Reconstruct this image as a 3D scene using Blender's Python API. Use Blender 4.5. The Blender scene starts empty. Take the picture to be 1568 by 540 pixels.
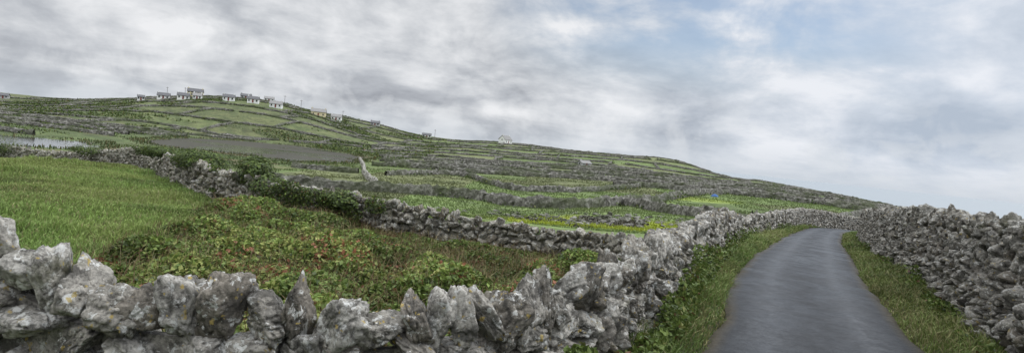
import bpy, bmesh, math, random
import numpy as np
from mathutils import Vector, Matrix, noise as mn

rng = np.random.default_rng(7)
random.seed(7)
scene = bpy.context.scene
COL = scene.collection

# ------------------------------------------------------------------ helpers
def link(ob, parent=None):
    COL.objects.link(ob)
    if parent: ob.parent = parent
    return ob

def mesh_obj(name, V, F, mat, cols=None, smooth=False, parent=None):
    V = np.asarray(V, dtype=np.float32); F = np.asarray(F, dtype=np.int32)
    k = F.shape[1]
    me = bpy.data.meshes.new(name)
    me.vertices.add(len(V)); me.vertices.foreach_set("co", V.ravel())
    me.loops.add(F.size); me.loops.foreach_set("vertex_index", F.ravel())
    me.polygons.add(len(F)); me.polygons.foreach_set("loop_start", np.arange(0, F.size, k, dtype=np.int32))
    if isinstance(smooth, np.ndarray):
        me.polygons.foreach_set("use_smooth", smooth.astype(bool))
    else:
        me.polygons.foreach_set("use_smooth", np.full(len(F), smooth, dtype=bool))
    me.update(calc_edges=True)
    if cols is not None:
        a = me.color_attributes.new("Col", 'FLOAT_COLOR', 'POINT')
        c = np.ones((len(V), 4), dtype=np.float32); c[:, :3] = cols
        a.data.foreach_set("color", c.ravel())
    me.materials.append(mat)
    return link(bpy.data.objects.new(name, me), parent)

def sstep(a, b, x):
    t = np.clip((x - a) / (b - a), 0, 1); return t * t * (3 - 2 * t)

def vnoise(x, y, s, seed=0):
    """cheap smooth 2-D value noise, -1..1"""
    x = np.asarray(x, float) / s; y = np.asarray(y, float) / s
    xi = np.floor(x); yi = np.floor(y); fx = x - xi; fy = y - yi
    fx = fx * fx * (3 - 2 * fx); fy = fy * fy * (3 - 2 * fy)
    def h(a, b):
        v = np.sin(a * 127.1 + b * 311.7 + seed * 74.7) * 43758.5453
        return (v - np.floor(v)) * 2 - 1
    return (h(xi, yi) * (1 - fx) + h(xi + 1, yi) * fx) * (1 - fy) + (h(xi, yi + 1) * (1 - fx) + h(xi + 1, yi + 1) * fx) * fy

def fbm(x, y, s, seed=0, o=4):
    t = 0; a = 1; n = 0
    for i in range(o):
        t = t + a * vnoise(x, y, s / 2 ** i, seed + i * 13); n += a; a *= .55
    return t / n

# ------------------------------------------------------------------ road line
ROAD = np.array([(-30, -62, .6), (-18, -38, .3), (-8, -20, .1), (-2.6, -7.5, .03), (0.8, 0, 0), (4.38, 7.8, -.07), (7.6, 14.8, -.16),
                 (11.7, 22.5, -.5), (20.5, 38.8, -1.4), (33.4, 60, -2.5), (46, 72, -3.4), (62, 82, -4.5), (90, 95, -6.6), (140, 125, -9.8)], float)
def resample(P, step):
    P = np.asarray(P, float)
    # Catmull-Rom
    out = []
    Q = np.vstack([2 * P[0] - P[1], P, 2 * P[-1] - P[-2]])
    for i in range(1, len(Q) - 2):
        a, b, c, d = Q[i - 1], Q[i], Q[i + 1], Q[i + 2]
        for t in np.linspace(0, 1, 24, endpoint=False):
            out.append(.5 * ((2 * b) + (c - a) * t + (2 * a - 5 * b + 4 * c - d) * t * t + (3 * b - 3 * c + d - a) * t ** 3))
    out.append(P[-1]); out = np.array(out)
    L = np.r_[0, np.cumsum(np.linalg.norm(np.diff(out[:, :2], axis=0), axis=1))]
    n = max(2, int(L[-1] / step) + 1)
    s = np.linspace(0, L[-1], n)
    return np.stack([np.interp(s, L, out[:, k]) for k in range(out.shape[1])], 1), s
RC, RS = resample(ROAD, .5)

# ------------------------------------------------------------------ lakes (shorelines in metres)
LAKE_A = np.array([(-108, 175), (-118, 215), (-112, 245), (-96, 258), (-64, 226), (-50, 203), (-46.6, 158), (-52, 137), (-64.5, 143), (-74, 142), (-86, 145), (-97, 155)], float)
LAKE_B = np.array([(-114, 102), (-114, 120), (-96, 131), (-84, 118), (-80, 104), (-82, 94), (-100, 90)], float)
def poly_sd(X, Y, P):
    """signed distance to polygon, negative inside"""
    d = np.full(X.shape, 1e9); ins = np.zeros(X.shape, bool)
    for i in range(len(P)):
        a = P[i]; b = P[(i + 1) % len(P)]; e = b - a
        wx = X - a[0]; wy = Y - a[1]; t = np.clip((wx * e[0] + wy * e[1]) / (e @ e), 0, 1)
        d = np.minimum(d, np.hypot(wx - e[0] * t, wy - e[1] * t))
        c = ((a[1] > Y) != (b[1] > Y)); xi = a[0] + (Y - a[1]) / (b[1] - a[1] + 1e-12) * (b[0] - a[0]); ins ^= c & (X < xi)
    return np.where(ins, -d, d)
def lake_sd(X, Y):
    return np.minimum(poly_sd(X, Y, LAKE_A), poly_sd(X, Y, LAKE_B)) + 2.5 * vnoise(X, Y, 14, 201) + 1.0 * vnoise(X, Y, 4, 202)

# ------------------------------------------------------------------ terrain
CP = np.array([
 (0,1,0),(-5,1,0),(3,-5,0),(-5,-5,0),(6,3,0),(-20,-20,.5),(20,-20,.3),(0,-60,1),(-80,-80,2),(80,-80,-1),(0,-300,6),(-300,-300,8),(300,-300,-6),
 (-3,6,-.2),(0,8,-.35),(-8,8,-.2),(-6,12,-.45),(-11.5,14,-.15),(-20.5,25,-.8),(-34,40,-2.3),(-20,5,0),(-30,15,-.5),(-60,20,-1),
 (-43.5,50,-3.3),(-25.2,39,-1.6),(-15.6,27,-1.0),(-9.5,20,-.65),(-5.2,18.5,-.85),(-1.4,17.3,-.95),(1.5,16.5,-.8),(4.2,13.3,-.4),
 (-18.3,78,-5),(-7.4,81,-5),(4.8,52,-3.8),(16,65,-3.4),(32.8,110,-3.7),(74,160,-2.9),(91,260,-2.2),(15.6,120,-4.3),(28,220,-2.8),
 (-21,220,-5.1),(-32,330,.0),(4.5,330,.3),(-58,280,-4.2),(-75,360,0),(-89,270,-5.2),(-38,212,-5.4),(-38,125,-5.5),(-60,106,-5.7),(-90,138,-5.7),(-76,90,-5.7),
 (-135,200,-5.5),(-118,127,-5.6),(-170,200,-5.2),(-279,320,-3.7),(-277,360,1.8),(-250,380,8.7),(-223,390,14.2),(-179,390,16.6),(-160,395,16),(-133,410,11.7),
 (-110,430,10.9),(-75,450,5.5),(-10,470,6.6),(31,450,6.1),(77,430,4.6),(121,400,4.0),(133,380,-1.6),(147,320,-2.4),(143,250,-3.6),
 (110,300,-2.2),(139,335,-2.2),(145,390,-5),(100,220,-2.6),(180,330,-9),(180,270,-8),(140,200,-5),(112,165,-4.2),(105,140,-5),
 (-159,280,-.6),(-124,310,4.5),(-184,240,-4.7),(-127,270,-4.4),(-80,200,-6.6),(-75,165,-6.6),(-95,112,-6.4),
 (16,17,-.2),(30,30,-1.5),(60,50,-5),(100,60,-9),(150,100,-13),(300,100,-20),(100,0,-5),(300,0,-16),(65,120,-3.2),(230,380,-15),(230,240,-13),(190,420,-12),
 (-600,600,4),(-400,450,3),(-350,200,0),(-1000,1000,-20),(-150,700,2),(0,800,-14),(0,1300,-25),(300,800,-20),(180,600,-16),(800,800,-25),(1200,0,-28),(-1400,0,-20),(0,-1500,-20),(-500,-50,8),
 (30,300,-.6),(70,320,.4),(-6,260,-3.5),(0,35,-2.2),(-10,40,-2.6),(-25,60,-4.4),(10,30,-1.7),(16,40,-2.2),
], float)
def feat(x, y):
    r = np.maximum(np.hypot(x, y), 1.0)
    return np.stack([1.3 * x / r, 1.3 * y / r, np.log(r) * 1.0], -1)
FC = feat(CP[:, 0], CP[:, 1])
def kern(d2): return np.sqrt(d2 + .012)
_A = kern(((FC[:, None] - FC[None]) ** 2).sum(-1))
_m = CP[:, 2].mean()
WT = np.linalg.solve(_A + 1e-4 * np.eye(len(CP)), CP[:, 2] - _m)
def rbf(x, y):
    x = np.asarray(x, float); y = np.asarray(y, float); sh = x.shape
    f = feat(x.ravel(), y.ravel()); out = np.empty(len(f))
    for i in range(0, len(f), 20000):
        d2 = ((f[i:i + 20000, None] - FC[None]) ** 2).sum(-1)
        out[i:i + 20000] = kern(d2) @ WT + _m
    return out.reshape(sh)
def road_dist(x, y):
    x = np.asarray(x, float).ravel(); y = np.asarray(y, float).ravel()
    D = np.full(len(x), 1e3); Z = np.zeros(len(x))
    idx = np.where((np.hypot(x, y) < 190))[0]
    for i in range(0, len(idx), 20000):
        j = idx[i:i + 20000]
        dx = x[j, None] - RC[None, :, 0]; dy = y[j, None] - RC[None, :, 1]
        d = dx * dx + dy * dy; m = d.argmin(1)
        D[j] = np.sqrt(d[np.arange(len(j)), m]); Z[j] = RC[m, 2]
    return D, Z
def ground(x, y, under=True):
    x = np.asarray(x, float); y = np.asarray(y, float); sh = x.shape
    z = rbf(x, y).ravel(); X = x.ravel(); Y = y.ravel(); r = np.hypot(X, Y)
    z = z + .05 * vnoise(X, Y, 1.7, 3) * sstep(3, 8, r) + .12 * vnoise(X, Y, 4.5, 15) * sstep(9, 13, r) + .12 * vnoise(X, Y, 9, 5) * sstep(20, 60, r) + .35 * vnoise(X, Y, 28, 9) * sstep(230, 330, r)
    # lake basins with a low, even shore
    m = (X < -25) & (X > -160) & (Y > 75) & (Y < 300)
    if m.any():
        sd = lake_sd(X[m], Y[m]); zz = z[m]
        shore = np.maximum(zz, -5.88 + .03 * vnoise(X[m], Y[m], 3, 7)); near = -5.9 + .012 * np.maximum(sd, 0)
        k = 1 - sstep(6, 22, sd)
        zo = shore * (1 - k) + np.minimum(shore, np.maximum(near, -5.88)) * k
        zi = -6.0 - .10 * (-sd)
        z[m] = np.where(sd < 0, np.maximum(zi - .05, -8.5), zo)
    D, Z = road_dist(X, Y)
    w = 1 - sstep(1.7, 3.6, D)
    bank = Z + .10 * sstep(1.5, 2.6, D) + .03 * vnoise(X, Y, .5, 4)
    if under: bank = bank - (.08 + .004 * np.minimum(r, 80)) * (1 - sstep(1.25, 1.6 + r * .006, D))
    z = z * (1 - w) + bank * w
    return z.reshape(sh)
def G(x, y): return float(ground(np.array([x]), np.array([y]))[0])

# ------------------------------------------------------------------ node helpers
def new_mat(name):
    m = bpy.data.materials.new(name); m.use_nodes = True
    nt = m.node_tree; nt.nodes.clear()
    out = nt.nodes.new("ShaderNodeOutputMaterial"); b = nt.nodes.new("ShaderNodeBsdfPrincipled")
    nt.links.new(b.outputs[0], out.inputs[0])
    b.inputs["Roughness"].default_value = .9
    b.inputs["Specular IOR Level"].default_value = .25
    return m, nt, b, out
def noise_n(nt, vec, scale, detail=5, rough=.55, dist=0):
    n = nt.nodes.new("ShaderNodeTexNoise"); n.inputs["Scale"].default_value = scale
    n.inputs["Detail"].default_value = detail; n.inputs["Roughness"].default_value = rough; n.inputs["Distortion"].default_value = dist
    if vec is not None: nt.links.new(vec, n.inputs["Vector"])
    return n.outputs["Fac"]
def ramp(nt, fac, stops):
    r = nt.nodes.new("ShaderNodeValToRGB"); e = r.color_ramp.elements
    while len(e) < len(stops): e.new(.5)
    for i, (p, c) in enumerate(stops):
        e[i].position = p; e[i].color = (*c, 1) if len(c) == 3 else c
    nt.links.new(fac, r.inputs[0]); return r.outputs[0]
def g3(v): return (v, v, v)
def mix(nt, fac, a, b, mode='MIX'):
    m = nt.nodes.new("ShaderNodeMix"); m.data_type = 'RGBA'; m.blend_type = mode
    for s, v in ((m.inputs[0], fac), (m.inputs[6], a), (m.inputs[7], b)):
        if isinstance(v, (int, float)): s.default_value = v
        elif isinstance(v, tuple): s.default_value = (*v, 1) if len(v) == 3 else v
        else: nt.links.new(v, s)
    return m.outputs[2]
def math_n(nt, op, a, b=0., c=None, clamp=False):
    m = nt.nodes.new("ShaderNodeMath"); m.operation = op; m.use_clamp = clamp
    for i, v in enumerate((a, b, c)):
        if v is None: continue
        if isinstance(v, (int, float)): m.inputs[i].default_value = v
        else: nt.links.new(v, m.inputs[i])
    return m.outputs[0]
def bump(nt, b, h, strength, dist):
    n = nt.nodes.new("ShaderNodeBump"); n.inputs["Strength"].default_value = strength; n.inputs["Distance"].default_value = dist
    nt.links.new(h, n.inputs["Height"]); nt.links.new(n.outputs[0], b.inputs["Normal"]); return n
def pos(nt): return nt.nodes.new("ShaderNodeNewGeometry").outputs["Position"]
def scaled(nt, vec, s):
    m = nt.nodes.new("ShaderNodeVectorMath"); m.operation = 'MULTIPLY'; nt.links.new(vec, m.inputs[0]); m.inputs[1].default_value = s; return m.outputs[0]

# limestone
def stone_mat(name, dark, light, lichen=1.0, fine=1.0):
    m, nt, b, o = new_mat(name)
    p = pos(nt)
    isl = nt.nodes.new("ShaderNodeNewGeometry").outputs["Random Per Island"]
    n1 = noise_n(nt, p, 6 * fine, 8, .65, .5); n2 = noise_n(nt, p, 32 * fine, 6, .72)
    base = ramp(nt, n1, [(.32, dark), (.45, tuple(.5 * (a + c) for a, c in zip(dark, light))), (.58, light)])
    tint = ramp(nt, isl, [(0, (.55, .51, .46)), (.3, (.80, .78, .74)), (.7, (1, 1, .98)), (1, (1.30, 1.28, 1.24))])
    base = mix(nt, 1.0, base, tint, 'MULTIPLY')
    base = mix(nt, 1.0, base, ramp(nt, n2, [(.34, g3(.40)), (.5, g3(1)), (.70, g3(1.3))]), 'MULTIPLY')
    # pale crustose lichen
    l = noise_n(nt, p, 11 * fine, 9, .70, .5)
    base = mix(nt, ramp(nt, l, [(.555, g3(0)), (.58, g3(.88 * lichen))]), base, (.56, .56, .53))
    # dark algae
    d = noise_n(nt, p, 4.2 * fine, 7, .70, .3)
    base = mix(nt, ramp(nt, d, [(.52, g3(0)), (.60, g3(.78))]), base, (.048, .045, .040))
    # ochre lichen and moss
    y = noise_n(nt, p, 14 * fine, 4, .5)
    base = mix(nt, ramp(nt, y, [(.65, g3(0)), (.68, g3(.8 * lichen))]), base, (.36, .27, .08))
    ms = noise_n(nt, p, 2.3 * fine, 5, .6)
    base = mix(nt, ramp(nt, ms, [(.58, g3(0)), (.70, g3(.5))]), base, (.09, .09, .038))
    nt.links.new(base, b.inputs["Base Color"])
    h = mix(nt, .5, n1, n2)
    h = mix(nt, .25, h, noise_n(nt, p, 80 * fine, 5, .7))
    bump(nt, b, h, 1.0, .04)
    return m
M_STONE = stone_mat("limestone_lichened", (.09, .086, .077), (.39, .375, .345))
M_STONE_D = stone_mat("limestone_weathered", (.075, .07, .059), (.31, .295, .255), .8)
M_STONE_R = stone_mat("limestone_roadside", (.068, .065, .059), (.30, .288, .262), .7)
def far_stone(name, k=1.0, moss=.75):
    m, nt, b, o = new_mat(name); p = pos(nt)
    n = noise_n(nt, p, 1.6, 6, .75); n2 = noise_n(nt, p, .12, 4, .6)
    c = ramp(nt, n, [(.34, (.04 * k, .038 * k, .032 * k)), (.5, (.12 * k, .115 * k, .10 * k)), (.66, (.33 * k, .32 * k, .29 * k))])
    c = mix(nt, ramp(nt, n2, [(.46, g3(0)), (.62, g3(moss))]), c, (.055, .07, .026))
    nt.links.new(c, b.inputs["Base Color"]); bump(nt, b, n, 1, .15); return m
M_FAR = far_stone("field_wall_limestone"); M_FARL = far_stone("pale_wall_limestone", 1.9, 0)

# attribute-coloured vegetation
def veg_mat(name, transl=.25, rough=.6):
    m, nt, b, o = new_mat(name)
    a = nt.nodes.new("ShaderNodeAttribute"); a.attribute_name = "Col"
    nt.links.new(a.outputs["Color"], b.inputs["Base Color"]); b.inputs["Roughness"].default_value = rough
    t = nt.nodes.new("ShaderNodeBsdfTranslucent"); nt.links.new(a.outputs["Color"], t.inputs[0])
    ms = nt.nodes.new("ShaderNodeMixShader"); ms.inputs[0].default_value = transl
    nt.links.new(b.outputs[0], ms.inputs[1]); nt.links.new(t.outputs[0], ms.inputs[2]); nt.links.new(ms.outputs[0], o.inputs[0])
    return m
M_GRASS = veg_mat("grass_blades"); M_LEAF = veg_mat("leaves", .25, .5)

# ------------------------------------------------------------------ field layout
rows = [92, 112, 130, 149, 170, 190, 212, 236, 258, 282, 305, 330, 356, 385, 415, 445]
def rowY(y0, X): return y0 + .10 * X - 5 * np.sin(X / 41 + y0) - 2.2 * np.sin(X / 13 + y0 * 2)
colX = []
r0 = random.Random(5)
for i in range(len(rows) + 1):
    xs = []; x = -330 + r0.random() * 30
    while x < 260:
        xs.append(x); x += r0.uniform(22, 62)
    colX.append(np.array(xs))
def cell(X, Y):
    ri = np.zeros(len(X), int)
    for y0 in rows: ri += (rowY(y0, X) < Y)
    ci = np.zeros(len(X), int)
    for k in range(len(rows) + 1):
        m = ri == k
        ci[m] = np.searchsorted(colX[k], X[m])
    h = np.sin(ri * 12.9898 + ci * 78.233) * 43758.5453; h2 = np.sin(ri * 39.3 + ci * 11.1) * 24634.63
    return h - np.floor(h), h2 - np.floor(h2)

BR_A = np.array([-8.8, 20.5]); BR_B = np.array([-5.6, 8.0])
def in_bramble(X, Y):
    """brambles lie to the right of a diagonal line across the small field"""
    d = (BR_B - BR_A); n = np.array([-d[1], d[0]]) / np.linalg.norm(d)
    s = (X - BR_A[0]) * n[0] + (Y - BR_A[1]) * n[1] + 1.3 * vnoise(X, Y, 2.8, 21) + .8 * vnoise(X, Y, .9, 22)
    return s

# ------------------------------------------------------------------ terrain mesh
az = np.concatenate([np.linspace(-52, 52, 620), np.linspace(54, 306, 127)]) * math.pi / 180
rad = np.concatenate([np.geomspace(.8, 60, 210), np.geomspace(61, 600, 240), np.geomspace(620, 2600, 24)])
A, R = np.meshgrid(az, rad)
TX = (np.sin(A) * R).ravel(); TY = (np.cos(A) * R).ravel(); TZ = ground(TX, TY)
nA = len(az); nR = len(rad)
I = np.arange(nR * nA).reshape(nR, nA); J = np.roll(I, -1, 1)
F = np.stack([I[:-1], J[:-1], J[1:], I[1:]], -1).reshape(-1, 4)[:, ::-1]
def terrain_col(X, Y, Z):
    r = np.hypot(X, Y)
    a, b_ = cell(X, Y)
    lush = np.array([.117, .160, .052]); olive = np.array([.130, .145, .062]); dark = np.array([.057, .073, .03])
    n1 = fbm(X, Y, 22, 1); n2 = fbm(X, Y, 5, 2); n3 = fbm(X, Y, 90, 6)
    c = lush * (1 - sstep(.35, .9, a))[:, None] + olive * sstep(.35, .9, a)[:, None]
    c = c * (.68 + .5 * b_)[:, None]
    w = sstep(.05, .6, n1 + .4 * n3)[:, None] * .6; c = c * (1 - w) + olive * .8 * w
    w = (sstep(.15, .6, n2) * .5)[:, None]; c = c * (1 - w) + dark * w
    # hill on the left: heathier
    hill = (sstep(-20, -110, X) * sstep(225, 270, Y))[:, None] * .65
    hc = np.where((n2 > -.05)[:, None], dark * 1.0, np.array([.10, .11, .048])) * (1 + .35 * n1)[:, None]
    c = c * (1 - hill) + hc * hill
    # bracken and rushes round the lake
    br = (sstep(-36, -50, X) * sstep(85, 100, Y) * (1 - sstep(235, 265, Y)))[:, None] * .7
    bc = np.where((fbm(X, Y * 1.8, 14, 33) > .25)[:, None], np.array([.11, .075, .05]), np.where((n2 > -.1)[:, None], np.array([.055, .075, .030]), np.array([.085, .11, .042])))
    c = c * (1 - br) + bc * br
    # wet inlet with bright moss
    dx = (X - 8) / 12; dy = (Y - 50) / 9; q = np.exp(-(dx * dx + dy * dy))
    q2 = (sstep(.3, .6, q + .25 * n2))[:, None]
    moss = np.where((fbm(X, Y, 5, 77) > -.1)[:, None], np.array([.23, .27, .03]), np.array([.05, .045, .03]))
    c = c * (1 - q2) + moss * q2
    dx = (X - 34) / 12; dy = (Y - 112) / 8; q = (sstep(.4, .7, np.exp(-(dx * dx + dy * dy)) + .1 * n2))[:, None]
    c = c * (1 - q) + np.array([.17, .22, .045]) * q
    # near paddock
    nf = ((r < 60) & (Y > 2))
    cn = np.array([.12, .16, .045]) * (1 + .25 * n2)[:, None]
    k = (nf * (1 - sstep(40, 60, r)) * (X < 0))[:, None]; c = c * (1 - k) + cn * k
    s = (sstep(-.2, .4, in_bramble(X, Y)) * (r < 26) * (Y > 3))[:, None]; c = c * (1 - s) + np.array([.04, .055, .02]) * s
    D, _ = road_dist(X, Y)
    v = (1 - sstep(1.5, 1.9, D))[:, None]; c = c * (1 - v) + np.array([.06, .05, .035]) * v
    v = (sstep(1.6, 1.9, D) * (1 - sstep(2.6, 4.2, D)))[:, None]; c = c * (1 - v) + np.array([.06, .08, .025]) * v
    rock = sstep(-10, -13, Z)[:, None]; c = c * (1 - rock) + np.array([.16, .155, .14]) * rock
    return np.clip(c, .01, .6)
m, nt, b, o = new_mat("meadow_ground")
at = nt.nodes.new("ShaderNodeAttribute"); at.attribute_name = "Col"; p = pos(nt)
n = noise_n(nt, p, 1.1, 10, .75); n2 = noise_n(nt, p, .22, 10, .75); n3 = noise_n(nt, p, 9, 5, .7)
c = mix(nt, 1.0, at.outputs["Color"], ramp(nt, n, [(.32, g3(.45)), (.5, g3(1)), (.68, g3(1.45))]), 'MULTIPLY')
c = mix(nt, 1.0, c, ramp(nt, n2, [(.34, g3(.55)), (.5, g3(1)), (.66, g3(1.3))]), 'MULTIPLY')
c = mix(nt, 1.0, c, ramp(nt, n3, [(.3, g3(.7)), (.7, g3(1.3))]), 'MULTIPLY')
n4 = noise_n(nt, p, .31, 6, .7)
c = mix(nt, ramp(nt, n4, [(.56, g3(0)), (.68, g3(.5))]), c, (.14, .13, .06))
nt.links.new(c, b.inputs["Base Color"]); bump(nt, b, mix(nt, .5, n, n3), 1.0, .2)
M_GROUND = m
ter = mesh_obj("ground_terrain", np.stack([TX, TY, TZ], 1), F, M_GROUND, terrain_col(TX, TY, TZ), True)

# ------------------------------------------------------------------ sea & lake
m, nt, b, o = new_mat("sea_water"); p = pos(nt)
b.inputs["Base Color"].default_value = (.235, .26, .275, 1); b.inputs["Roughness"].default_value = .45; b.inputs["Specular IOR Level"].default_value = .5  # pale base colour and roughness put distant haze into the sea
bump(nt, b, noise_n(nt, p, .25, 4, .6), .35, .3); M_SEA = m
# lake: body colour carries the hill's dark reflection; masks paint the bright ones
m, nt, b, o = new_mat("lake_water"); p = pos(nt)
b.inputs["Base Color"].default_value = (.045, .041, .031, 1); b.inputs["Roughness"].default_value = .6; b.inputs["Specular IOR Level"].default_value = .1
gl = nt.nodes.new("ShaderNodeBsdfGlossy"); gl.inputs["Roughness"].default_value = .06; gl.inputs["Color"].default_value = (.9, .92, .95, 1)
streaks = noise_n(nt, scaled(nt, p, (.022, .040, 1)), 1.0, 4, .55)
wf = ramp(nt, streaks, [(.54, g3(.15)), (.58, g3(.8))])  # bright reflection streaks painted by noise
sx = nt.nodes.new("ShaderNodeSeparateXYZ"); nt.links.new(p, sx.inputs[0])
south = math_n(nt, 'LESS_THAN', sx.outputs[1], 134.)          # small western pool: bright sky reflection painted over all of it
# painted glint: elliptical zone of stronger reflection on the main lake
off = nt.nodes.new("ShaderNodeVectorMath"); off.operation = 'SUBTRACT'; nt.links.new(p, off.inputs[0]); off.inputs[1].default_value = (-77, 163, -6)
ln = nt.nodes.new("ShaderNodeVectorMath"); ln.operation = 'LENGTH'; nt.links.new(scaled(nt, off.outputs[0], (1, .8, 1)), ln.inputs[0])
wob = math_n(nt, 'MULTIPLY_ADD', noise_n(nt, scaled(nt, p, (.05, .15, 1)), 1.0, 3), 10., ln.outputs["Value"])
gl_zone = math_n(nt, 'LESS_THAN', wob, 15.)
fac = math_n(nt, 'MAXIMUM', math_n(nt, 'MAXIMUM', wf, math_n(nt, 'MULTIPLY', south, .85)), math_n(nt, 'MULTIPLY', gl_zone, .9))
ms = nt.nodes.new("ShaderNodeMixShader"); nt.links.new(fac, ms.inputs[0]); nt.links.new(b.outputs[0], ms.inputs[1]); nt.links.new(gl.outputs[0], ms.inputs[2]); nt.links.new(ms.outputs[0], o.inputs[0])
rip = nt.nodes.new("ShaderNodeBump"); rip.inputs["Strength"].default_value = .12; rip.inputs["Distance"].default_value = .15
nt.links.new(noise_n(nt, p, 1.5, 3, .6), rip.inputs["Height"]); nt.links.new(rip.outputs[0], gl.inputs["Normal"]); M_LAKE = m
a_ = np.linspace(0, 2 * math.pi, 96, endpoint=False); rr = np.array([120, 400, 1500, 6000, 20000, 60000.])
V = np.array([(math.sin(a) * r, math.cos(a) * r, -14) for r in rr for a in a_])
I = np.arange(len(rr) * 96).reshape(len(rr), 96); J = np.roll(I, -1, 1)
mesh_obj("sea", V, np.stack([I[:-1], I[1:], J[1:], J[:-1]], -1).reshape(-1, 4), M_SEA)
LP = [(-125, 84), (-75, 86), (-42, 125), (-38, 200), (-55, 240), (-92, 270), (-128, 262), (-130, 180)]
me = bpy.data.meshes.new("lake"); me.from_pydata([(x, y, -6.0) for x, y in LP], [], [tuple(range(len(LP)))]); me.materials.append(M_LAKE)
link(bpy.data.objects.new("lake", me))

# ------------------------------------------------------------------ road
m, nt, b, o = new_mat("asphalt_lane"); p = pos(nt)
at = nt.nodes.new("ShaderNodeAttribute"); at.attribute_name = "Col"
n = noise_n(nt, p, 28, 7, .85); n2 = noise_n(nt, p, .9, 9, .72, .5); n3 = noise_n(nt, p, 300, 2, .8); n4 = noise_n(nt, p, 5, 7, .75)
c = mix(nt, 1.0, at.outputs["Color"], ramp(nt, n, [(.34, g3(.35)), (.66, g3(1.8))]), 'MULTIPLY')
c = mix(nt, 1.0, c, ramp(nt, n2, [(.35, g3(.55)), (.65, g3(1.35))]), 'MULTIPLY')
c = mix(nt, 1.0, c, ramp(nt, n4, [(.35, g3(.7)), (.65, g3(1.3))]), 'MULTIPLY')
nt.links.new(c, b.inputs["Base Color"])
rg = ramp(nt, n2, [(.40, g3(.32)), (.60, g3(.70))]); nt.links.new(rg, b.inputs["Roughness"]); b.inputs["Specular IOR Level"].default_value = .17
bump(nt, b, mix(nt, .4, n, n3), .9, .012); M_ROAD = m
rc, rs = resample(ROAD, .3)
tan = np.gradient(rc[:, :2], axis=0); tan /= np.linalg.norm(tan, axis=1)[:, None]; nrm = np.stack([tan[:, 1], -tan[:, 0]], 1)
lat = np.array([-1.42, -1.32, -1.15, -.9, -.65, -.4, -.15, .15, .4, .65, .9, 1.15, 1.32, 1.42])
V = []; C = []
for i in range(len(rc)):
    e = .10 * math.sin(rs[i] * .9) * .5 + .08 * float(vnoise(rs[i], 0, .7, 2)); e2 = .08 * float(vnoise(rs[i], 9, .8, 5))
    for l in lat:
        ll = l + (e2 if l > 0 else e) * (abs(l) / 1.42) ** 4
        x, y = rc[i, :2] + nrm[i] * ll
        z = rc[i, 2] + .03 * (1 - (l / 1.42) ** 2) + .004 - (.05 if abs(l) > 1.41 else 0)
        V.append((x, y, z))
        base = np.array([.038, .040, .043]); tr = math.exp(-((abs(l) - .68) / .26) ** 2)
        cc = base * (.70 + .75 * tr)
        if abs(l) > 1.2: cc = np.array([.045, .038, .026])
        C.append(cc)
I = np.arange(len(rc) * len(lat)).reshape(len(rc), len(lat))
mesh_obj("country_road", V, np.stack([I[:-1, :-1], I[:-1, 1:], I[1:, 1:], I[1:, :-1]], -1).reshape(-1, 4), M_ROAD, np.array(C), True)

# ------------------------------------------------------------------ rocks
def ico(sub):
    bm = bmesh.new(); bmesh.ops.create_icosphere(bm, subdivisions=sub, radius=1)
    V = np.array([v.co[:] for v in bm.verts]); F = np.array([[v.index for v in f.verts] for f in bm.faces]); bm.free()
    return V / np.linalg.norm(V, axis=1)[:, None], F
ICO = {s: ico(s) for s in (3, 4, 5)}
def rock_variant(k, sub):
    D, F = ICO[sub]; q = np.random.default_rng(100 + k)
    # block cut by oblique planes
    nn = q.normal(size=(9, 3)); nn /= np.linalg.norm(nn, axis=1)[:, None]; dd = q.uniform(.45, .95, 9)
    ax = np.vstack([np.eye(3), -np.eye(3)]) + q.normal(size=(6, 3)) * .28; ax /= np.linalg.norm(ax, axis=1)[:, None]
    nn = np.vstack([nn, ax]); dd = np.r_[dd, q.uniform(.6, .9, 6)]
    dt = D @ nn.T
    rr = np.where(dt > .05, dd / np.maximum(dt, .05), 9.)
    rr = np.minimum(rr, 1.3)
    kk = 34.; r = -np.log(np.exp(-kk * rr).sum(1)) / kk
    r = np.maximum(r, .35)
    P = D * r[:, None]
    off = Vector((k * 7.3, k * 3.1, k * 5.7))
    out = np.empty(len(P))
    for i, v in enumerate(P):
        vv = Vector(v)
        a = mn.fractal(vv * 1.9 + off, .9, 2.0, 6)
        rdg = abs(mn.noise(vv * 2.3 + off * 2)); rdg2 = abs(mn.noise(vv * 5.5 - off))
        pit = mn.noise(vv * 4.2 + off * 3)
        out[i] = .13 * a - .15 * max(0, .12 - rdg) / .12 - .06 * max(0, .14 - rdg2) / .14 - .20 * max(0, pit - .22)
    P = P * (1 + out)[:, None]
    P /= np.abs(P).max(0)[None]          # unit half-extent box
    return P
NV = 20
ROCK = {s: [rock_variant(k, s) for k in range(NV)] for s in (3, 4, 5)}
def rotm(rx, ry, rz): return np.array(Matrix.Rotation(rz, 3, 'Z') @ Matrix.Rotation(ry, 3, 'Y') @ Matrix.Rotation(rx, 3, 'X'))
RX180 = rotm(math.pi, 0, 0)
class Pile:
    def __init__(s): s.V = []; s.F = []; s.S = []; s.n = 0
    def add(s, P, F, smooth):
        s.V.append(P); s.F.append(F + s.n); s.S.append(np.full(len(F), smooth)); s.n += len(P)
    def rock(s, c, half, R, lod, q):
        P = ROCK[lod][q.integers(NV)]
        if q.random() < .5: P = P @ RX180.T
        if q.random() < .5: P = P @ rotm(0, 0, math.pi).T
        s.add((P * np.array(half)) @ R.T + np.array(c), ICO[lod][1], lod >= 4)
    def build(s, name, mat):
        return mesh_obj(name, np.vstack(s.V), np.vstack(s.F), mat, None, np.concatenate(s.S))

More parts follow.
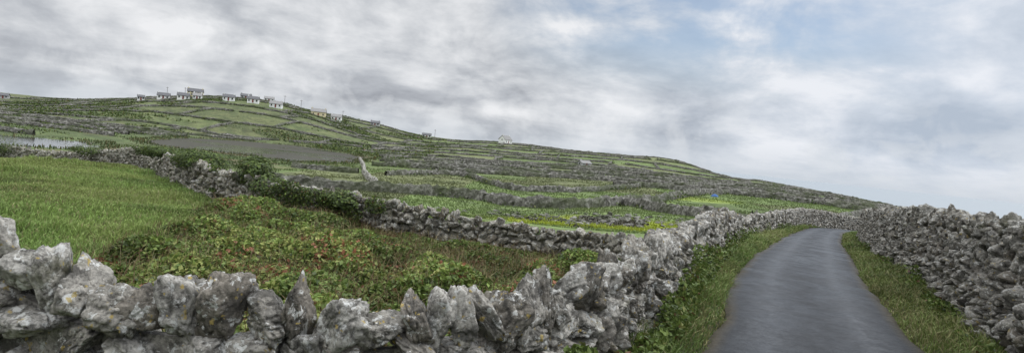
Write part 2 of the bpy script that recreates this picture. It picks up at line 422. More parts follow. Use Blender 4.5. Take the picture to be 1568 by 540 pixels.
def dry_wall(name, pts, thick, course, length, mat, seed, cope=1.25, lod_d=(7.5, 24), tilt=.28, top_var=.25, cw=(.5, 1.25), ctilt=.26):
    """pts: (x,y,height). Courses of separate stones with upright coping stones"""
    q = np.random.default_rng(seed)
    P, S = resample(pts, .25); L = S[-1]; pile = Pile()
    T = np.gradient(P[:, :2], axis=0)
    gz = ground(P[:, 0], P[:, 1])
    gz = np.convolve(np.pad(gz, 4, 'edge'), np.ones(9) / 9, 'valid')
    def at(s):
        x = np.interp(s, S, P[:, 0]); y = np.interp(s, S, P[:, 1]); h = np.interp(s, S, P[:, 2]); z = np.interp(s, S, gz)
        i = min(int(s / L * (len(S) - 1)), len(S) - 1); t = T[i]; return x, y, h, z, math.atan2(t[1], t[0])
    def lodf(x, y):
        d = math.hypot(x, y); return 5 if d < lod_d[0] else (4 if d < lod_d[1] else 3)
    maxh = P[:, 2].max(); ncr = int(maxh / course) + 1
    for k in range(ncr):
        s = q.uniform(0, length)
        while s < L:
            ln = length * q.uniform(.55, 1.7); x, y, h, z, a = at(min(s + ln / 2, L))
            nc = max(1, int(round((h - course * cope) / course)))
            s += ln * .90
            if k >= nc: continue
            ch = (h - course * cope) / nc
            zz = z + ch * (k + .5) + q.normal() * ch * .14
            ta = thick * (1.15 - .35 * k / nc)
            off = q.normal() * .035
            c = (x - math.sin(a) * off, y + math.cos(a) * off, zz)
            R = rotm(q.normal() * tilt * .5, q.normal() * tilt * 1.3, a + q.normal() * .25)
            pile.rock(c, (ln * .57, ta * .55, ch * .66 * q.uniform(.85, 1.3)), R, lodf(x, y), q)
    s = 0
    while s < L:   # coping
        ln = length * q.uniform(*cw); x, y, h, z, a = at(min(s + ln / 2, L)); s += ln * .86
        hh = course * cope * q.uniform(1 - top_var, 1 + top_var * 1.2)
        c = (x + q.normal() * .02, y + q.normal() * .02, z + h - course * cope + hh * .38)
        R = rotm(q.normal() * .2, q.normal() * ctilt, a + q.normal() * .35)
        pile.rock(c, (ln * .60, thick * q.uniform(.34, .5), hh * .62), R, lodf(x, y), q)
    # added hidden slab inside the wall, stops light showing through gaps
    st = slice(None, None, 2); Pc = P[st]; Tc = T[st] / np.linalg.norm(T[st], axis=1)[:, None]; gc = gz[st]
    Nn = np.stack([-Tc[:, 1], Tc[:, 0]], 1); w = thick * .12; hh = (Pc[:, 2] - course * cope) * .94
    v = np.stack([np.c_[Pc[:, :2] - Nn * w, gc - .2], np.c_[Pc[:, :2] - Nn * w * .6, gc + hh], np.c_[Pc[:, :2] + Nn * w * .6, gc + hh], np.c_[Pc[:, :2] + Nn * w, gc - .2]], 1).reshape(-1, 3)
    nP = len(Pc); fs = []
    for i in range(nP - 1):
        for j in range(3):
            a0 = i * 4 + j; fs += [(a0, a0 + 1, a0 + 5), (a0, a0 + 5, a0 + 4)]
    pile.add(v, np.array(fs), False)
    return pile.build(name, mat)

WL = [(-22, -8, 1.3), (-13, 0.3, 1.35), (-8, 3.5, 1.50), (-4.6, 4.1, 1.46), (-3.5, 4.05, 1.42), (-2.9, 3.95, 1.20), (-2.04, 3.95, 1.18), (-.77, 4.15, 1.13),
      (.17, 4.8, 1.12), (.75, 5.5, 1.15), (1.5, 7.0, 1.19), (2.2, 8.4, 1.20), (3.6, 11.7, 1.22), (6.1, 17, 1.30), (11.8, 28.9, 1.4), (21.2, 45, 1.65), (30.8, 60, 1.8), (42.5, 71.5, 1.8), (58, 82, 1.6)]
dry_wall("dry_stone_wall", WL, .48, .21, .28, M_STONE, 17, cope=1.75, lod_d=(10, 22), tilt=.38, top_var=.35, cw=(.6, 1.4), ctilt=.33)
W2 = [(-80, 62, 1.3), (-43.5, 50, 1.3), (-25.2, 39, 1.3), (-15.6, 27, 1.25), (-9.5, 20, 1.2), (-5.2, 18.5, 1.1), (-1.4, 17.3, 1.05), (1.5, 16.3, 1.0), (3.2, 14.6, 1.0), (4.5, 13.9, 1.05)]
dry_wall("dry_stone_wall", W2, .42, .19, .25, M_STONE_D, 12, cope=1.4, lod_d=(1, 26), tilt=.4, top_var=.35)
WR = [(-4, -18, 1.8), (1.0, -8, 1.9), (4.0, 0, 2.0), (5.9, 5, 2.0), (7.6, 8.75, 2.0), (12.0, 17.2, 2.02), (16.1, 25.4, 2.1), (28.4, 47, 2.5), (37, 59, 2.4), (49, 69.5, 2.0), (64, 79.5, 1.7)]
dry_wall("dry_stone_wall", WR, .5, .17, .22, M_STONE_R, 13, cope=1.5, lod_d=(1, 18), top_var=.45, tilt=.5)

# ------------------------------------------------------------------ distant field walls
def ridge_wall(pts, h=1.25, step=.9, w=.42, seed=0, mat=None):
    q = np.random.default_rng(seed); P, S = resample(pts, step)
    if len(P) < 3: return
    T = np.gradient(P[:, :2], axis=0); T /= np.maximum(np.linalg.norm(T, axis=1), 1e-6)[:, None]; Nn = np.stack([-T[:, 1], T[:, 0]], 1)
    gz = ground(P[:, 0], P[:, 1]); n = len(P)
    lv = [(-1, -.3), (-.85, .45), (-.55, .85), (0, 1.0), (.55, .85), (.85, .45), (1, -.3)]
    V = np.zeros((n, len(lv), 3))
    hv = h * (1 + .22 * fbm(S, S * 0, 3, seed))
    for j, (a, b) in enumerate(lv):
        V[:, j, :2] = P[:, :2] + Nn * (a * w * (1 + q.normal(size=n) * .22))[:, None]
        V[:, j, 2] = gz + b * hv + (q.normal(size=n) * .10 * h if b > 0 else 0)
    I = np.arange(n * len(lv)).reshape(n, len(lv))
    F = np.stack([I[:-1, :-1], I[:-1, 1:], I[1:, 1:], I[1:, :-1]], -1).reshape(-1, 4)
    mesh_obj("field_stone_wall", V.reshape(-1, 3), F, mat or M_FAR)
WALLPTS = []
def add_ridge(pts, **k):
    ridge_wall(pts, **k)
    if k.get('mat') is None: P, _ = resample(pts, 2.0); WALLPTS.append(P[:, :2])
CROSS = [(-47, 180), (-36, 142), (-27, 108), (-15.5, 73.5)]
add_ridge(CROSS, h=.95, step=.6, w=.38, seed=1, mat=M_FARL)
add_ridge([(-30, 70), (-16, 73), (-6.8, 76.6), (3.9, 70), (15.4, 81), (39, 124), (60, 150)], h=1.35, step=.5, seed=2)
add_ridge([(-42, 112), (-29, 111)], h=1.0, step=.6, seed=4)
add_ridge([(-24, 112), (-12.5, 133), (4.3, 101), (35, 146), (96, 226)], h=1.1, step=.6, seed=3)
add_ridge([(15.4, 81), (20, 68), (24, 58), (21, 47)], h=1.2, step=.4, seed=6)
add_ridge([(24, 58), (38, 76), (58, 100), (80, 130)], h=1.3, step=.5, seed=7)
add_ridge([(-36, 150), (-20, 152), (-2, 150), (16, 158), (30, 165)], h=1.2, step=.7, seed=9)
add_ridge([(-42, 185), (-20, 180), (5, 184), (30, 190)], h=1.2, step=.7, seed=10)
sd = 20
for ri, y0 in enumerate(rows):
    if y0 < 120: continue
    seg = []
    X = np.arange(-340, 235, 4.0); Y = rowY(y0, X); Z = ground(X, Y); LS = lake_sd(X, Y)
    cutoff = np.random.default_rng(ri).random(len(X))
    for i in range(len(X)):
        ok = LS[i] > 7 and Z[i] > -10 and (X[i] > 20 or X[i] < -105 or Y[i] > 215)
        if y0 > 150 and X[i] > -35: ok = Z[i] > -10
        if ok: seg.append((X[i], Y[i]))
        if (not ok or i == len(X) - 1 or (cutoff[i] < .02)) :
            if len(seg) > 3: add_ridge(seg, h=1.2 if y0 < 250 else 1.05, step=.9 if y0 < 250 else 1.8, w=.4 if y0 < 250 else .5, seed=sd); sd += 1
            seg = []
    if ri + 1 < len(rows):
        for x in colX[ri + 1]:
            ya = float(rowY(y0, x)); yb = float(rowY(rows[ri + 1], x + 3))
            ls = lake_sd(np.array([x, x, x + 3.]), np.array([ya, (ya + yb) / 2, yb])).min()
            if ls < 7 or G(x, yb) < -10 or x > 220: continue
            if -105 < x < -35 and yb < 215: continue
            if r0.random() < .2: continue
            if y0 < 150 and -105 < x < 20: continue
            add_ridge([(x, ya), (x + 1.5 + r0.uniform(-3, 3), (ya + yb) / 2), (x + 3, yb)], h=1.2, step=1.0 if y0 < 250 else 1.8, w=.4 if y0 < 250 else .5, seed=sd); sd += 1

# ------------------------------------------------------------------ vegetation
def blades(name, X, Y, Z, H, W, C, lean=.5, seed=0, mat=None):
    q = np.random.default_rng(seed); n = len(X)
    a = q.uniform(0, 2 * math.pi, n); la = q.uniform(0, 2 * math.pi, n); ll = H * q.uniform(.1, 1, n) * lean
    sx = np.cos(a) * W; sy = np.sin(a) * W; lx = np.cos(la) * ll + .12 * H; ly = np.sin(la) * ll
    b1 = np.stack([X - sx, Y - sy, Z - .02], 1); b2 = np.stack([X + sx, Y + sy, Z - .02], 1)
    m1 = np.stack([X - sx * .7 + lx * .35, Y - sy * .7 + ly * .35, Z + H * .6], 1); m2 = np.stack([X + sx * .7 + lx * .35, Y + sy * .7 + ly * .35, Z + H * .6], 1)
    t = np.stack([X + lx, Y + ly, Z + H * q.uniform(.75, 1, n)], 1)
    V = np.stack([b1, b2, m1, m2, t], 1).reshape(-1, 3); o = np.arange(n)[:, None] * 5
    F = np.concatenate([o + [0, 1, 3], o + [0, 3, 2], o + [2, 3, 4]], 0)
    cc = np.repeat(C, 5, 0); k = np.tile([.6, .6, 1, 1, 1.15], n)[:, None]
    return mesh_obj(name, V, F, mat or M_GRASS, np.clip(cc * k, 0, 1))
def grass_cols(X, Y, q, dry=.15, base=(.10, .155, .032)):
    n = len(X); c = np.array(base)[None] * (1 + .35 * q.normal(size=n).clip(-1.5, 1.5) * .6 + .3 * fbm(X, Y, 3, 8))[:, None]
    w = sstep(-.1, .4, fbm(X, Y, 6, 18))[:, None] * .6; c = c * (1 - w) + c * np.array([1.3, 1.0, 1.2]) * w
    w = sstep(.1, .45, fbm(X, Y, 2.2, 19))[:, None] * .38; c = c * (1 - w)
    y = (q.random(n) < dry + .25 * sstep(0, .6, fbm(X, Y, 4, 12)))
    c[y] = np.array([.28, .26, .12]) * q.uniform(.6, 1.1, y.sum())[:, None]
    return np.clip(c, .01, .5)
def w2_y(X):
    W = np.array(W2)[:, :2]; o_ = W[:, 0].argsort(); return np.interp(X, W[o_, 0], W[o_, 1])
def wl_y(X):
    W = np.array(WL)[:, :2]; W = W[(W[:, 0] > -20)]; return np.interp(X, W[:, 0], W[:, 1])
q = np.random.default_rng(31)
# paddock grass
n = 320000
rr_ = 6 + 46 * q.random(n) ** 1.6; aa = q.uniform(-50, -8, n) * math.pi / 180
X = np.sin(aa) * rr_; Y = np.cos(aa) * rr_
k = (Y < w2_y(X) - .2) & (Y > wl_y(X) + .3) & (in_bramble(X, Y) < .6); X, Y = X[k], Y[k]; rr_ = rr_[k]
H = (.05 + .06 * q.random(len(X)) + .22 * sstep(.15, .55, fbm(X, Y, 2.2, 17)) * q.random(len(X))) * (1 + rr_ / 60)
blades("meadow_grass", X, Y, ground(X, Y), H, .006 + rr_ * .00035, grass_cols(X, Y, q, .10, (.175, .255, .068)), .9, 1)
# verge grass
n = 200000
s = 2 + 75 * q.random(n) ** 1.9; lt = q.choice([-1, 1], n) * (1.22 + 2.1 * q.random(n) ** 1.1)
s0 = RS[np.argmin(np.hypot(RC[:, 0] - .7, RC[:, 1]))]
ss = s + s0; X = np.interp(ss, RS, RC[:, 0]); Y = np.interp(ss, RS, RC[:, 1])
tn = np.gradient(RC[:, :2], axis=0); tn /= np.linalg.norm(tn, axis=1)[:, None]
tx = np.interp(ss, RS, tn[:, 0]); ty = np.interp(ss, RS, tn[:, 1]); X = X + ty * lt; Y = Y - tx * lt
H = (.08 + .20 * q.random(n) + .25 * sstep(1.5, 2.6, np.abs(lt)) * q.random(n)) * (.8 + .7 * fbm(X, Y, 1.2, 41)) * (.5 + .5 * sstep(1.25, 1.7, np.abs(lt)))
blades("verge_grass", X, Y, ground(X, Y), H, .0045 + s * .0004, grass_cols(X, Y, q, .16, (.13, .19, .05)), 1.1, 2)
# rough pasture tufts beyond the second wall
n = 100000
rr_ = 20 + 140 * q.random(n) ** 1.3; aa = q.uniform(-32, 36, n) * math.pi / 180; X = np.sin(aa) * rr_; Y = np.cos(aa) * rr_
Z = ground(X, Y); D, _ = road_dist(X, Y)
k = (Y > w2_y(np.clip(X, -80, 4)) + .5) & (D > 3.2) & (lake_sd(X, Y) > 1) & (fbm(X, Y, 12, 55) > -.25)
X, Y, Z, rr_ = X[k], Y[k], Z[k], rr_[k]
tc = terrain_col(X, Y, Z) * q.uniform(.75, 1.35, len(X))[:, None]
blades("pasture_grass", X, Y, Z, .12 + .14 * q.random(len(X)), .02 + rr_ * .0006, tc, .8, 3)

def leaves(name, C, S, COLS, seed=0, up=.8, parent=None):
    q = np.random.default_rng(seed); n = len(C)
    nn = q.normal(size=(n, 3)); nn[:, 2] += up * 1.2; nn /= np.linalg.norm(nn, axis=1)[:, None]
    t = q.normal(size=(n, 3)); t -= (t * nn).sum(1)[:, None] * nn; t /= np.linalg.norm(t, axis=1)[:, None]; w = np.cross(nn, t)
    S = np.asarray(S)[:, None]
    V = np.stack([C - t * S * .55, C + w * S * .36 + nn * S * .12, C + t * S * .55, C - w * S * .36 + nn * S * .12], 1).reshape(-1, 3)
    F = np.arange(n * 4).reshape(n, 4)
    return mesh_obj(name, V, F, M_LEAF, np.repeat(COLS, 4, 0))
PAL = np.array([(.075, .11, .026), (.10, .145, .034), (.13, .175, .042), (.045, .065, .022), (.15, .16, .05), (.14, .075, .035), (.11, .045, .03)])
def pal(n, q, w): return PAL[q.choice(len(PAL), n, p=np.array(w) / sum(w))] * q.uniform(.7, 1.3, n)[:, None]
# bramble thicket
n = 360000
X = q.uniform(-11.5, 5, n); Y = q.uniform(4, 21.5, n)
br = in_bramble(X, Y)
k = (br > 0) & (Y < w2_y(X) - .15) & (Y > wl_y(X) + .35); X, Y, br = X[k], Y[k], br[k]
hh = (.22 + .50 * fbm(X, Y, 1.9, 61, 3) + .34 * vnoise(X, Y, .7, 63)).clip(.02, .9) * sstep(0, 1.6, br) * (.45 + .55 * sstep(0, 2.5, w2_y(X) - Y))
hh = hh * .95 + .07
Z = ground(X, Y) + hh * (1 - .55 * q.random(len(X)) ** 2)
cc = pal(len(X), q, [3, 5, 5, 1.6, 1.8, .35, .1]); red = fbm(X, Y, 1.1, 71) > .27
cc[red & (q.random(len(X)) < .32)] = np.array([.21, .09, .05])
yl = fbm(X, Y, 2.2, 75) > .25; cc[yl & (q.random(len(X)) < .35)] = np.array([.21, .23, .07])
dk = fbm(X, Y, 1.6, 79) > .2; cc[dk] *= .68
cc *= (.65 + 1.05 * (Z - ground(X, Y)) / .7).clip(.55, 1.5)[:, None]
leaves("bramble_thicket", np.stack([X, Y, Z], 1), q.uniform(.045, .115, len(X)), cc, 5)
# tall stems through the thicket
n = 9000; i = q.choice(len(X), n); xs, ys = X[i], Y[i]
sc = np.where((q.random(n) < .5)[:, None], np.array([.24, .20, .10]), np.array([.15, .09, .05])) * q.uniform(.6, 1.2, n)[:, None]
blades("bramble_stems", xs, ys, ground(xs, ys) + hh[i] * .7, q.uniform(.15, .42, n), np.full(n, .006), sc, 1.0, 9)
# shrubs and ivy on the second wall
def shrub(name, x, y, z, rx, ry, rz, n, size, w, seed):
    q = np.random.default_rng(seed); d = q.normal(size=(n, 3)); d /= np.linalg.norm(d, axis=1)[:, None]
    lump = 1 + .28 * np.array([mn.noise(Vector(v) * 1.8 + Vector((seed, 0, 0))) for v in d]) * 2
    C = d * (q.random(n) ** .35 * lump)[:, None] * np.array([rx, ry, rz]) + np.array([x, y, z])
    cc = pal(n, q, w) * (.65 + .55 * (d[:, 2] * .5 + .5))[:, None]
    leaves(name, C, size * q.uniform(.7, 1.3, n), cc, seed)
GW = [4, 3, 1.5, 4, .4, .05, 0]
for (x, y, rx, ry, rz, n, up) in [(-12.4, 23.5, 1.1, .6, .45, 3500, 1.25), (-13.6, 24.8, .9, .6, .40, 2500, 1.2), (-8.6, 19.7, .6, .5, .6, 3400, 1.3), (-8.0, 19.3, .5, .5, .45, 1800, .9),
                              (-43.5, 49.5, 1.8, 1.2, 1.1, 3000, 1.2), (-20, 32.5, 1.2, .6, .35, 1800, 1.3), (-17.5, 29.3, .9, .5, .3, 1400, 1.3), (-5.2, 18.3, .7, .4, .35, 1500, .8), (-31, 42.5, 1.6, .6, .4, 1500, 1.3)]:
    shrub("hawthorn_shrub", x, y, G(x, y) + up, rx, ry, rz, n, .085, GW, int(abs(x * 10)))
P, S = resample(W2, .05); m_ = (P[:, 0] > -16) & (P[:, 0] < -3.8); P = P[m_]
i = q.integers(0, len(P), 26000); x = P[i, 0] + q.normal(size=len(i)) * .10; y = P[i, 1] - .24 + q.normal(size=len(i)) * .12
h = q.random(len(i)) * (P[i, 2] + .08); k = vnoise(x, h * 2 + 0 * x, .8, 91) + .9 * np.exp(-((x + 6.2) / 1.6) ** 2) > .45; x, y, h = x[k], y[k], h[k]
leaves("wall_ivy", np.stack([x, y, ground(x, y) + h], 1), q.uniform(.05, .09, len(x)), pal(len(x), q, [3, 2, 1, 4, .6, .3, 0]), 6, .2)
# broad-leaved weeds at the foot of the roadside walls
def foot_weeds(name, pts, side, s_rng, n, seed, hmax=.4):
    q = np.random.default_rng(seed); P, S = resample(pts, .1); T = np.gradient(P[:, :2], axis=0); T /= np.linalg.norm(T, axis=1)[:, None]
    kk = np.where((P[:, 1] > s_rng[0]) & (P[:, 1] < s_rng[1]) & (P[:, 0] > .0))[0]
    i = kk[(len(kk) * q.random(n) ** 1.7).astype(int)]
    off = .28 + .30 * q.random(n) ** 1.5
    x = P[i, 0] + T[i, 1] * off * side; y = P[i, 1] - T[i, 0] * off * side
    hm = hmax * (.5 + 1.1 * vnoise(x, y, .7, seed)).clip(.05, 1.5)
    z = ground(x, y) + hm * q.random(n)
    leaves(name, np.stack([x, y, z], 1), q.uniform(.04, .10, n), pal(n, q, [3, 5, 4, 1, 1.5, .3, .1]), seed, .5)
foot_weeds("roadside_nettles", WL, 1, (5, 50), 16000, 41, .6)
foot_weeds("roadside_nettles", WR, -1, (7, 45), 9000, 42, .4)
# distant hedges and scrub along field walls and on the hill
AP = np.vstack(WALLPTS); AP = AP[AP[:, 1] > 60]
i = q.choice(len(AP), 85000); x = AP[i, 0] + q.normal(size=len(i)) * .9; y = AP[i, 1] + q.normal(size=len(i)) * .9
cr = np.interp(y, [p[1] for p in CROSS][::-1], [p[0] for p in CROSS][::-1])
d_ = np.hypot(x, y); k = (fbm(x, y, 14, 101) > .15 - .35 * (x < -100)) & ~((np.abs(x - cr) < 3.5) & (y < 182)); x, y, d_ = x[k], y[k], d_[k]
z = ground(x, y) + q.random(len(x)) * (.4 + .9 * sstep(0, .6, fbm(x, y, 9, 103)))
leaves("distant_hedgerow", np.stack([x, y, z], 1), .25 + d_ * .0016, np.clip(pal(len(x), q, [4, 3, 1, 5, 1, 0, 0]) * .85, .01, 1), 7)
n = 130000; x = q.uniform(-300, -38, n); y = q.uniform(120, 440, n); f = fbm(x, y * 2.2, 26, 111) + .5 * fbm(x, y, 60, 112); k = (f > .12) & (lake_sd(x, y) > 2)
x, y, f = x[k], y[k], f[k]; gz_ = ground(x, y)
z = gz_ + q.random(len(x)) * (.7 + 2.2 * (f - .12).clip(0, 1)) * (.4 + .6 * sstep(200, 260, y))
leaves("hillside_scrub", np.stack([x, y, z], 1), q.uniform(.5, 1.1, len(x)) * (.5 + .5 * sstep(150, 260, y)), pal(len(x), q, [4, 3, 1.5, 4, 1.2, .4, 0]) * .85, 8)
# reeds on the lake margins
n = 26000; x = q.uniform(-125, -40, n); y = q.uniform(88, 262, n); l_ = lake_sd(x, y); k = (l_ > -1.2) & (l_ < 4) & (fbm(x, y, 10, 131) > -.3); x, y = x[k], y[k]
blades("lake_reeds", x, y, np.maximum(ground(x, y), -6.05), q.uniform(.3, .75, len(x)), np.full(len(x), .10), np.where((q.random(len(x)) < .4)[:, None], np.array([.13, .11, .05]), np.array([.06, .085, .03])) * q.uniform(.7, 1.2, len(x))[:, None], .4, 14)
# rocks in the wet inlet
pl = Pile(); qq = np.random.default_rng(3)
for _ in range(260):
    x = 9 + qq.normal() * 6; y = 56 + qq.normal() * 3; z = G(x, y); s_ = qq.uniform(.12, .4)
    pl.rock((x, y, z + s_ * .1), (s_ * 1.3, s_, s_ * .5), rotm(qq.normal() * .3, qq.normal() * .3, qq.uniform(0, 6)), 3, qq)
pl.build("shore_rocks", M_FAR)

# ------------------------------------------------------------------ buildings
def flat(name, col, rough=.85, var=.12, sc=1.5):
    m, nt, b, o = new_mat(name); p = pos(nt); n = noise_n(nt, p, sc, 5, .6)
    c = mix(nt, 1.0, ramp(nt, n, [(.3, g3(1 - var)), (.7, g3(1 + var))]), (*col,), 'MULTIPLY'); nt.links.new(c, b.inputs["Base Color"])
    b.inputs["Roughness"].default_value = rough; return m
M_WHITE = flat("white_render", (.76, .76, .74)); M_YEL = flat("cream_render", (.68, .60, .38)); M_GREYR = flat("grey_render", (.42, .42, .41))
M_SLATE = flat("slate_roof", (.10, .10, .105), .6); M_ROOFG = flat("pale_roof", (.22, .215, .21)); M_GLASS = flat("window_glass", (.03, .035, .04), .15, .1)
M_DOOR = flat("painted_door", (.18, .05, .04), .5); M_WOOD = flat("weathered_pole", (.09, .075, .06)); M_BLUE = flat("blue_tarpaulin", (.04, .11, .30), .5, .25, 4)
def part(name, V, F, mat, parent):
    me = bpy.data.meshes.new(name); me.from_pydata(V, [], F); me.materials.append(mat); me.update(); return link(bpy.data.objects.new(name, me), parent)
def boxv(x0, x1, y0, y1, z0, z1): return [(x0, y0, z0), (x1, y0, z0), (x1, y1, z0), (x0, y1, z0), (x0, y0, z1), (x1, y0, z1), (x1, y1, z1), (x0, y1, z1)]
BF = [(0, 3, 2, 1), (4, 5, 6, 7), (0, 1, 5, 4), (1, 2, 6, 5), (2, 3, 7, 6), (3, 0, 4, 7)]
def boxes(name, L, mat, parent):
    V = []; Fc = []
    for bx in L:
        o = len(V); V += boxv(*bx); Fc += [tuple(i + o for i in f) for f in BF]
    return part(name, V, Fc, mat, parent)
def house(name, x, y, rot, w, d, he, hr, wall, roof, storeys=1, chim=2, nwin=3, base=None):
    e = link(bpy.data.objects.new(name, None)); e.location = (x, y, G(x, y) + .1 if base is None else base); e.rotation_euler = (0, 0, math.radians(rot))
    a, b = w / 2, d / 2
    V = [(-a, -b, -1.5), (a, -b, -1.5), (a, b, -1.5), (-a, b, -1.5), (-a, -b, he), (a, -b, he), (a, b, he), (-a, b, he), (-a, 0, he + hr), (a, 0, he + hr)]
    part("walls", V, [(0, 1, 5, 4), (2, 3, 7, 6), (1, 2, 6, 9, 5), (3, 0, 4, 8, 7), (0, 3, 2, 1)], wall, e)
    ov = .3; a2 = a + ov; k = hr / b; t = .18; b2 = b + ov; ze = he - ov * k + .04; zt = he + hr + .04
    V = [(-a2, -b2, ze), (a2, -b2, ze), (a2, 0, zt), (-a2, 0, zt), (a2, b2, ze), (-a2, b2, ze)]
    V += [(p[0], p[1], p[2] + t) for p in V]
    part("roof", V, [(6, 7, 8, 9), (9, 8, 10, 11), (0, 3, 2, 1), (3, 5, 4, 2), (0, 1, 7, 6), (5, 11, 10, 4), (1, 2, 8, 7), (2, 4, 10, 8), (0, 6, 9, 3), (3, 9, 11, 5)], roof, e)
    wins = []; fr = []
    hs = he / storeys
    for s in range(storeys):
        for i in range(nwin):
            cx = -a + w * (i + .5) / nwin
            if s == 0 and i == nwin // 2: continue
            for sg in (-1, 1):
                y0 = sg * b; wins.append((cx - .4, cx + .4, min(y0, y0 + sg * .03), max(y0, y0 + sg * .03), s * hs + .85, s * hs + 1.8))
                fr.append((cx - .55, cx + .55, min(y0, y0 + sg * .10), max(y0, y0 + sg * .10), s * hs + .70, s * hs + .84))
    for sg in (-1, 1):
        wins.append((min(sg * a, sg * a + sg * .03), max(sg * a, sg * a + sg * .03), -.4, .4, he - .8, he + .2))
    boxes("windows", wins, M_GLASS, e); boxes("sills", fr, M_GREYR, e)
    cx = -a + w * (nwin // 2 + .5) / nwin
    boxes("door", [(cx - .45, cx + .45, -b - .04, -b, -.05, 2.0)], M_DOOR, e)
    ch = [(-a + .05, -a + .65, -.35, .35, he + hr - .8, he + hr + .7)]
    if chim > 1: ch.append((a - .65, a - .05, -.35, .35, he + hr - .8, he + hr + .7))
    boxes("chimneys", ch, wall, e); return e
HS = [  # x, y, rot, w, d, eave, roof, wall, roofmat, storeys, nwin
 (-228, 356, 32, 3.6, 3.6, 2.0, 1.1, M_WHITE, M_SLATE, 1, 3), (-215, 357, 25, 6.4, 4.6, 2.2, 1.6, M_WHITE, M_SLATE, 1, 3), (-203, 357, 25, 6.4, 4.6, 2.2, 1.6, M_WHITE, M_SLATE, 1, 3), (-195, 358, 20, 4.6, 4.6, 2.2, 1.6, M_WHITE, M_ROOFG, 1, 3),
 (-213, 388, 24, 9, 5.6, 3.2, 2.0, M_YEL, M_SLATE, 2, 5), (-177, 360, 20, 6.4, 4.6, 2.2, 1.6, M_WHITE, M_SLATE, 1, 3), (-162, 360, 18, 6.4, 4.6, 2.2, 1.6, M_WHITE, M_SLATE, 1, 3), (-147, 358, 12, 7, 4.6, 2.2, 1.6, M_WHITE, M_ROOFG, 1, 3),
 (-186, 402, 20, 6.5, 5, 2.0, 1.4, M_GREYR, M_SLATE, 1, 3), (-171, 404, 20, 6, 5, 2.0, 1.4, M_WHITE, M_ROOFG, 1, 3),
 (-129, 382, 15, 9, 6, 2.8, 2.0, M_YEL, M_ROOFG, 1, 3), (-119, 388, 10, 6.5, 5, 2.4, 1.6, M_WHITE, M_ROOFG, 1, 3), (-100, 416, 10, 6, 5, 2.0, 1.4, M_GREYR, M_SLATE, 1, 3),
 (-66, 436, 10, 6.5, 5, 1.9, 1.3, M_WHITE, M_SLATE, 1, 3),
 (-7.5, 430, 55, 8.5, 6, 2.8, 2.8, M_WHITE, M_ROOFG, 1, 3), (-330, 378, 25, 5, 4, 1.8, 1.3, M_GREYR, M_SLATE, 1, 3)]
for (x, y, ro, w, d, he, hr, wm, rm, st, nw) in HS: house("cottage", x, y, ro, w, d, he, hr, wm, rm, st, 2, nw)
house("stone_shed", 31, 258, 30, 5, 3.5, 1.7, 1.0, M_GREYR, M_ROOFG, 1, 1, 1)
for (x, y) in [(-222, 372), (-205, 362), (-150, 378), (-140, 380), (-118, 398), (-60, 436)]:
    z = G(x, y); e = link(bpy.data.objects.new("utility_pole", None)); e.location = (x, y, z)
    V = []; Fc = []
    for k in range(8):
        a = k * math.pi / 4; V += [(math.cos(a) * .14, math.sin(a) * .14, -.5), (math.cos(a) * .09, math.sin(a) * .09, 7)]
    for k in range(8): j = (k + 1) % 8; Fc.append((2 * k, 2 * j, 2 * j + 1, 2 * k + 1))
    part("pole", V, Fc, M_WOOD, e); boxes("crossarm", [(-.9, .9, -.17, -.06, 6.3, 6.45)], M_WOOD, e)
# blue tarpaulin over a feed heap
V = []; n_ = 14
for i in range(n_):
    for j in range(n_):
        u = i / (n_ - 1) * 2 - 1; v = j / (n_ - 1) * 2 - 1
        h = .5 * (1 - abs(u) ** 3) * (1 - abs(v) ** 3) + .08 * mn.noise(Vector((u * 4, v * 4, 0)))
        V.append((43 + u * .7, 124 + v * .6, G(43 + u * .7, 124 + v * .6) + h + .02))
Fc = [(i * n_ + j, i * n_ + j + 1, (i + 1) * n_ + j + 1, (i + 1) * n_ + j) for i in range(n_ - 1) for j in range(n_ - 1)]
part("blue_tarpaulin", V, Fc, M_BLUE, None)

# ------------------------------------------------------------------ sky & light
SUN_EL = math.radians(48); SUN_AZ = math.radians(75)   # azimuth from +Y towards +X
w = bpy.data.worlds.new("World"); scene.world = w; w.use_nodes = True; nt = w.node_tree; nt.nodes.clear()
out = nt.nodes.new("ShaderNodeOutputWorld"); bg = nt.nodes.new("ShaderNodeBackground"); bg.inputs[1].default_value = .1
nt.links.new(bg.outputs[0], out.inputs[0])
sky = nt.nodes.new("ShaderNodeTexSky"); sky.sky_type = 'NISHITA'; sky.sun_disc = False; sky.sun_elevation = SUN_EL; sky.sun_rotation = SUN_AZ
tc = nt.nodes.new("ShaderNodeTexCoord"); sp = nt.nodes.new("ShaderNodeSeparateXYZ"); nt.links.new(tc.outputs["Generated"], sp.inputs[0])
zc = math_n(nt, 'MAXIMUM', sp.outputs[2], 0.); zz = math_n(nt, 'ADD', zc, .19)
u = math_n(nt, 'DIVIDE', sp.outputs[0], zz); v = math_n(nt, 'DIVIDE', sp.outputs[1], zz)
cb = nt.nodes.new("ShaderNodeCombineXYZ"); nt.links.new(u, cb.inputs[0]); nt.links.new(v, cb.inputs[1]); cv = cb.outputs[0]
n1 = noise_n(nt, cv, 1.2, 13, .58, .2); n2 = noise_n(nt, cv, .5, 5, .5, .1)
gen = tc.outputs["Generated"]
n3 = noise_n(nt, scaled(nt, gen, (1, 1, 1.8)), 5.4, 13, .58, .3)
def add(a, b): return math_n(nt, 'ADD', a, b)
def mul(a, b): return math_n(nt, 'MULTIPLY', a, b)
tex = add(add(mul(n1, .34), mul(n2, .18)), mul(n3, .48))
left = ramp(nt, tex, [(.39, (.35, .37, .41)), (.455, (.50, .525, .565)), (.51, (.67, .69, .72)), (.57, (.86, .87, .89))])
right = ramp(nt, tex, [(.40, (.46, .53, .63)), (.5, (.63, .69, .78)), (.58, (.83, .86, .92))])
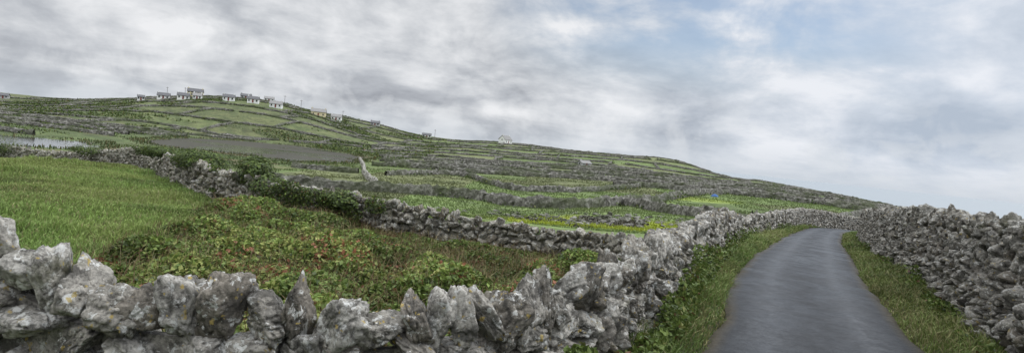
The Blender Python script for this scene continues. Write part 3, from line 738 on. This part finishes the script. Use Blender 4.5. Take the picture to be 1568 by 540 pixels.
fx = math_n(nt, 'MULTIPLY_ADD', sp.outputs[0], 1.8, .0, clamp=True)
cl = mix(nt, fx, left, right)
# cumulus bank low over the hill with crisp bright heads
cum = noise_n(nt, scaled(nt, gen, (1, 1, 1.5)), 13, 8, .55, .3)
low = ramp(nt, zc, [(.0, g3(.8)), (.16, g3(0))])
cumf = mul(ramp(nt, cum, [(.50, g3(0)), (.60, g3(.6))]), low)
cl = mix(nt, cumf, cl, (.84, .86, .88))
# sea haze lifts the lowest few degrees to an even pale grey
cl = mix(nt, ramp(nt, zc, [(0, g3(.7)), (.05, g3(0))]), cl, (.58, .63, .69))
# zenith brighter than horizon, as under real overcast
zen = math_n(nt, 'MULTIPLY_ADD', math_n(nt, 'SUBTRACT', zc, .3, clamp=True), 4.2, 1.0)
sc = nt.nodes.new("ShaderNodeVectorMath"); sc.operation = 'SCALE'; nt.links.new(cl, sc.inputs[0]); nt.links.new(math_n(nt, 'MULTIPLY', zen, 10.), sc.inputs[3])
dt = nt.nodes.new("ShaderNodeVectorMath"); dt.operation = 'DOT_PRODUCT'; nt.links.new(gen, dt.inputs[0]); dt.inputs[1].default_value = Vector((.27, .92, .33)).normalized()
gapn = add(mul(n3, .5), mul(n1, .5))
gap = mul(mul(ramp(nt, gapn, [(.46, g3(1)), (.57, g3(0.0))]), ramp(nt, dt.outputs["Value"], [(.93, g3(0)), (.985, g3(.68))])), ramp(nt, zc, [(.11, g3(0)), (.20, g3(1))]))
blue = nt.nodes.new("ShaderNodeVectorMath"); blue.operation = 'SCALE'; nt.links.new(sky.outputs[0], blue.inputs[0]); blue.inputs[3].default_value = 1.15
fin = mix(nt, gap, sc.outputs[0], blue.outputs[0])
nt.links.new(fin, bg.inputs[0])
sl = bpy.data.lights.new("sun", 'SUN'); sl.energy = 1.5; sl.angle = math.radians(20); sl.color = (1, .96, .90)
so = link(bpy.data.objects.new("sun", sl))
dv = Vector((math.sin(SUN_AZ) * math.cos(SUN_EL), math.cos(SUN_AZ) * math.cos(SUN_EL), math.sin(SUN_EL)))
so.rotation_euler = dv.to_track_quat('Z', 'Y').to_euler(); so.location = dv * 50

# ------------------------------------------------------------------ camera
cd = bpy.data.cameras.new("camera"); cam = link(bpy.data.objects.new("camera", cd)); scene.camera = cam
cd.sensor_width = 36; cd.lens = 36 * 900 / 1568; cd.clip_start = .05; cd.clip_end = 120000
pz = math.atan(.0455); rl = math.radians(6)
Rv = Vector((1, 0, 0)); U = Vector((0, math.sin(pz), math.cos(pz))); Fw = Vector((0, math.cos(pz), -math.sin(pz)))
rt = Rv * math.cos(rl) + U * math.sin(rl); upv = -Rv * math.sin(rl) + U * math.cos(rl)
M = Matrix((rt, upv, -Fw)).transposed().to_4x4(); M.translation = Vector((0, 0, 2.2)); cam.matrix_world = M
scene.view_settings.view_transform = 'Standard'; scene.view_settings.look = 'None'; scene.view_settings.exposure = 0
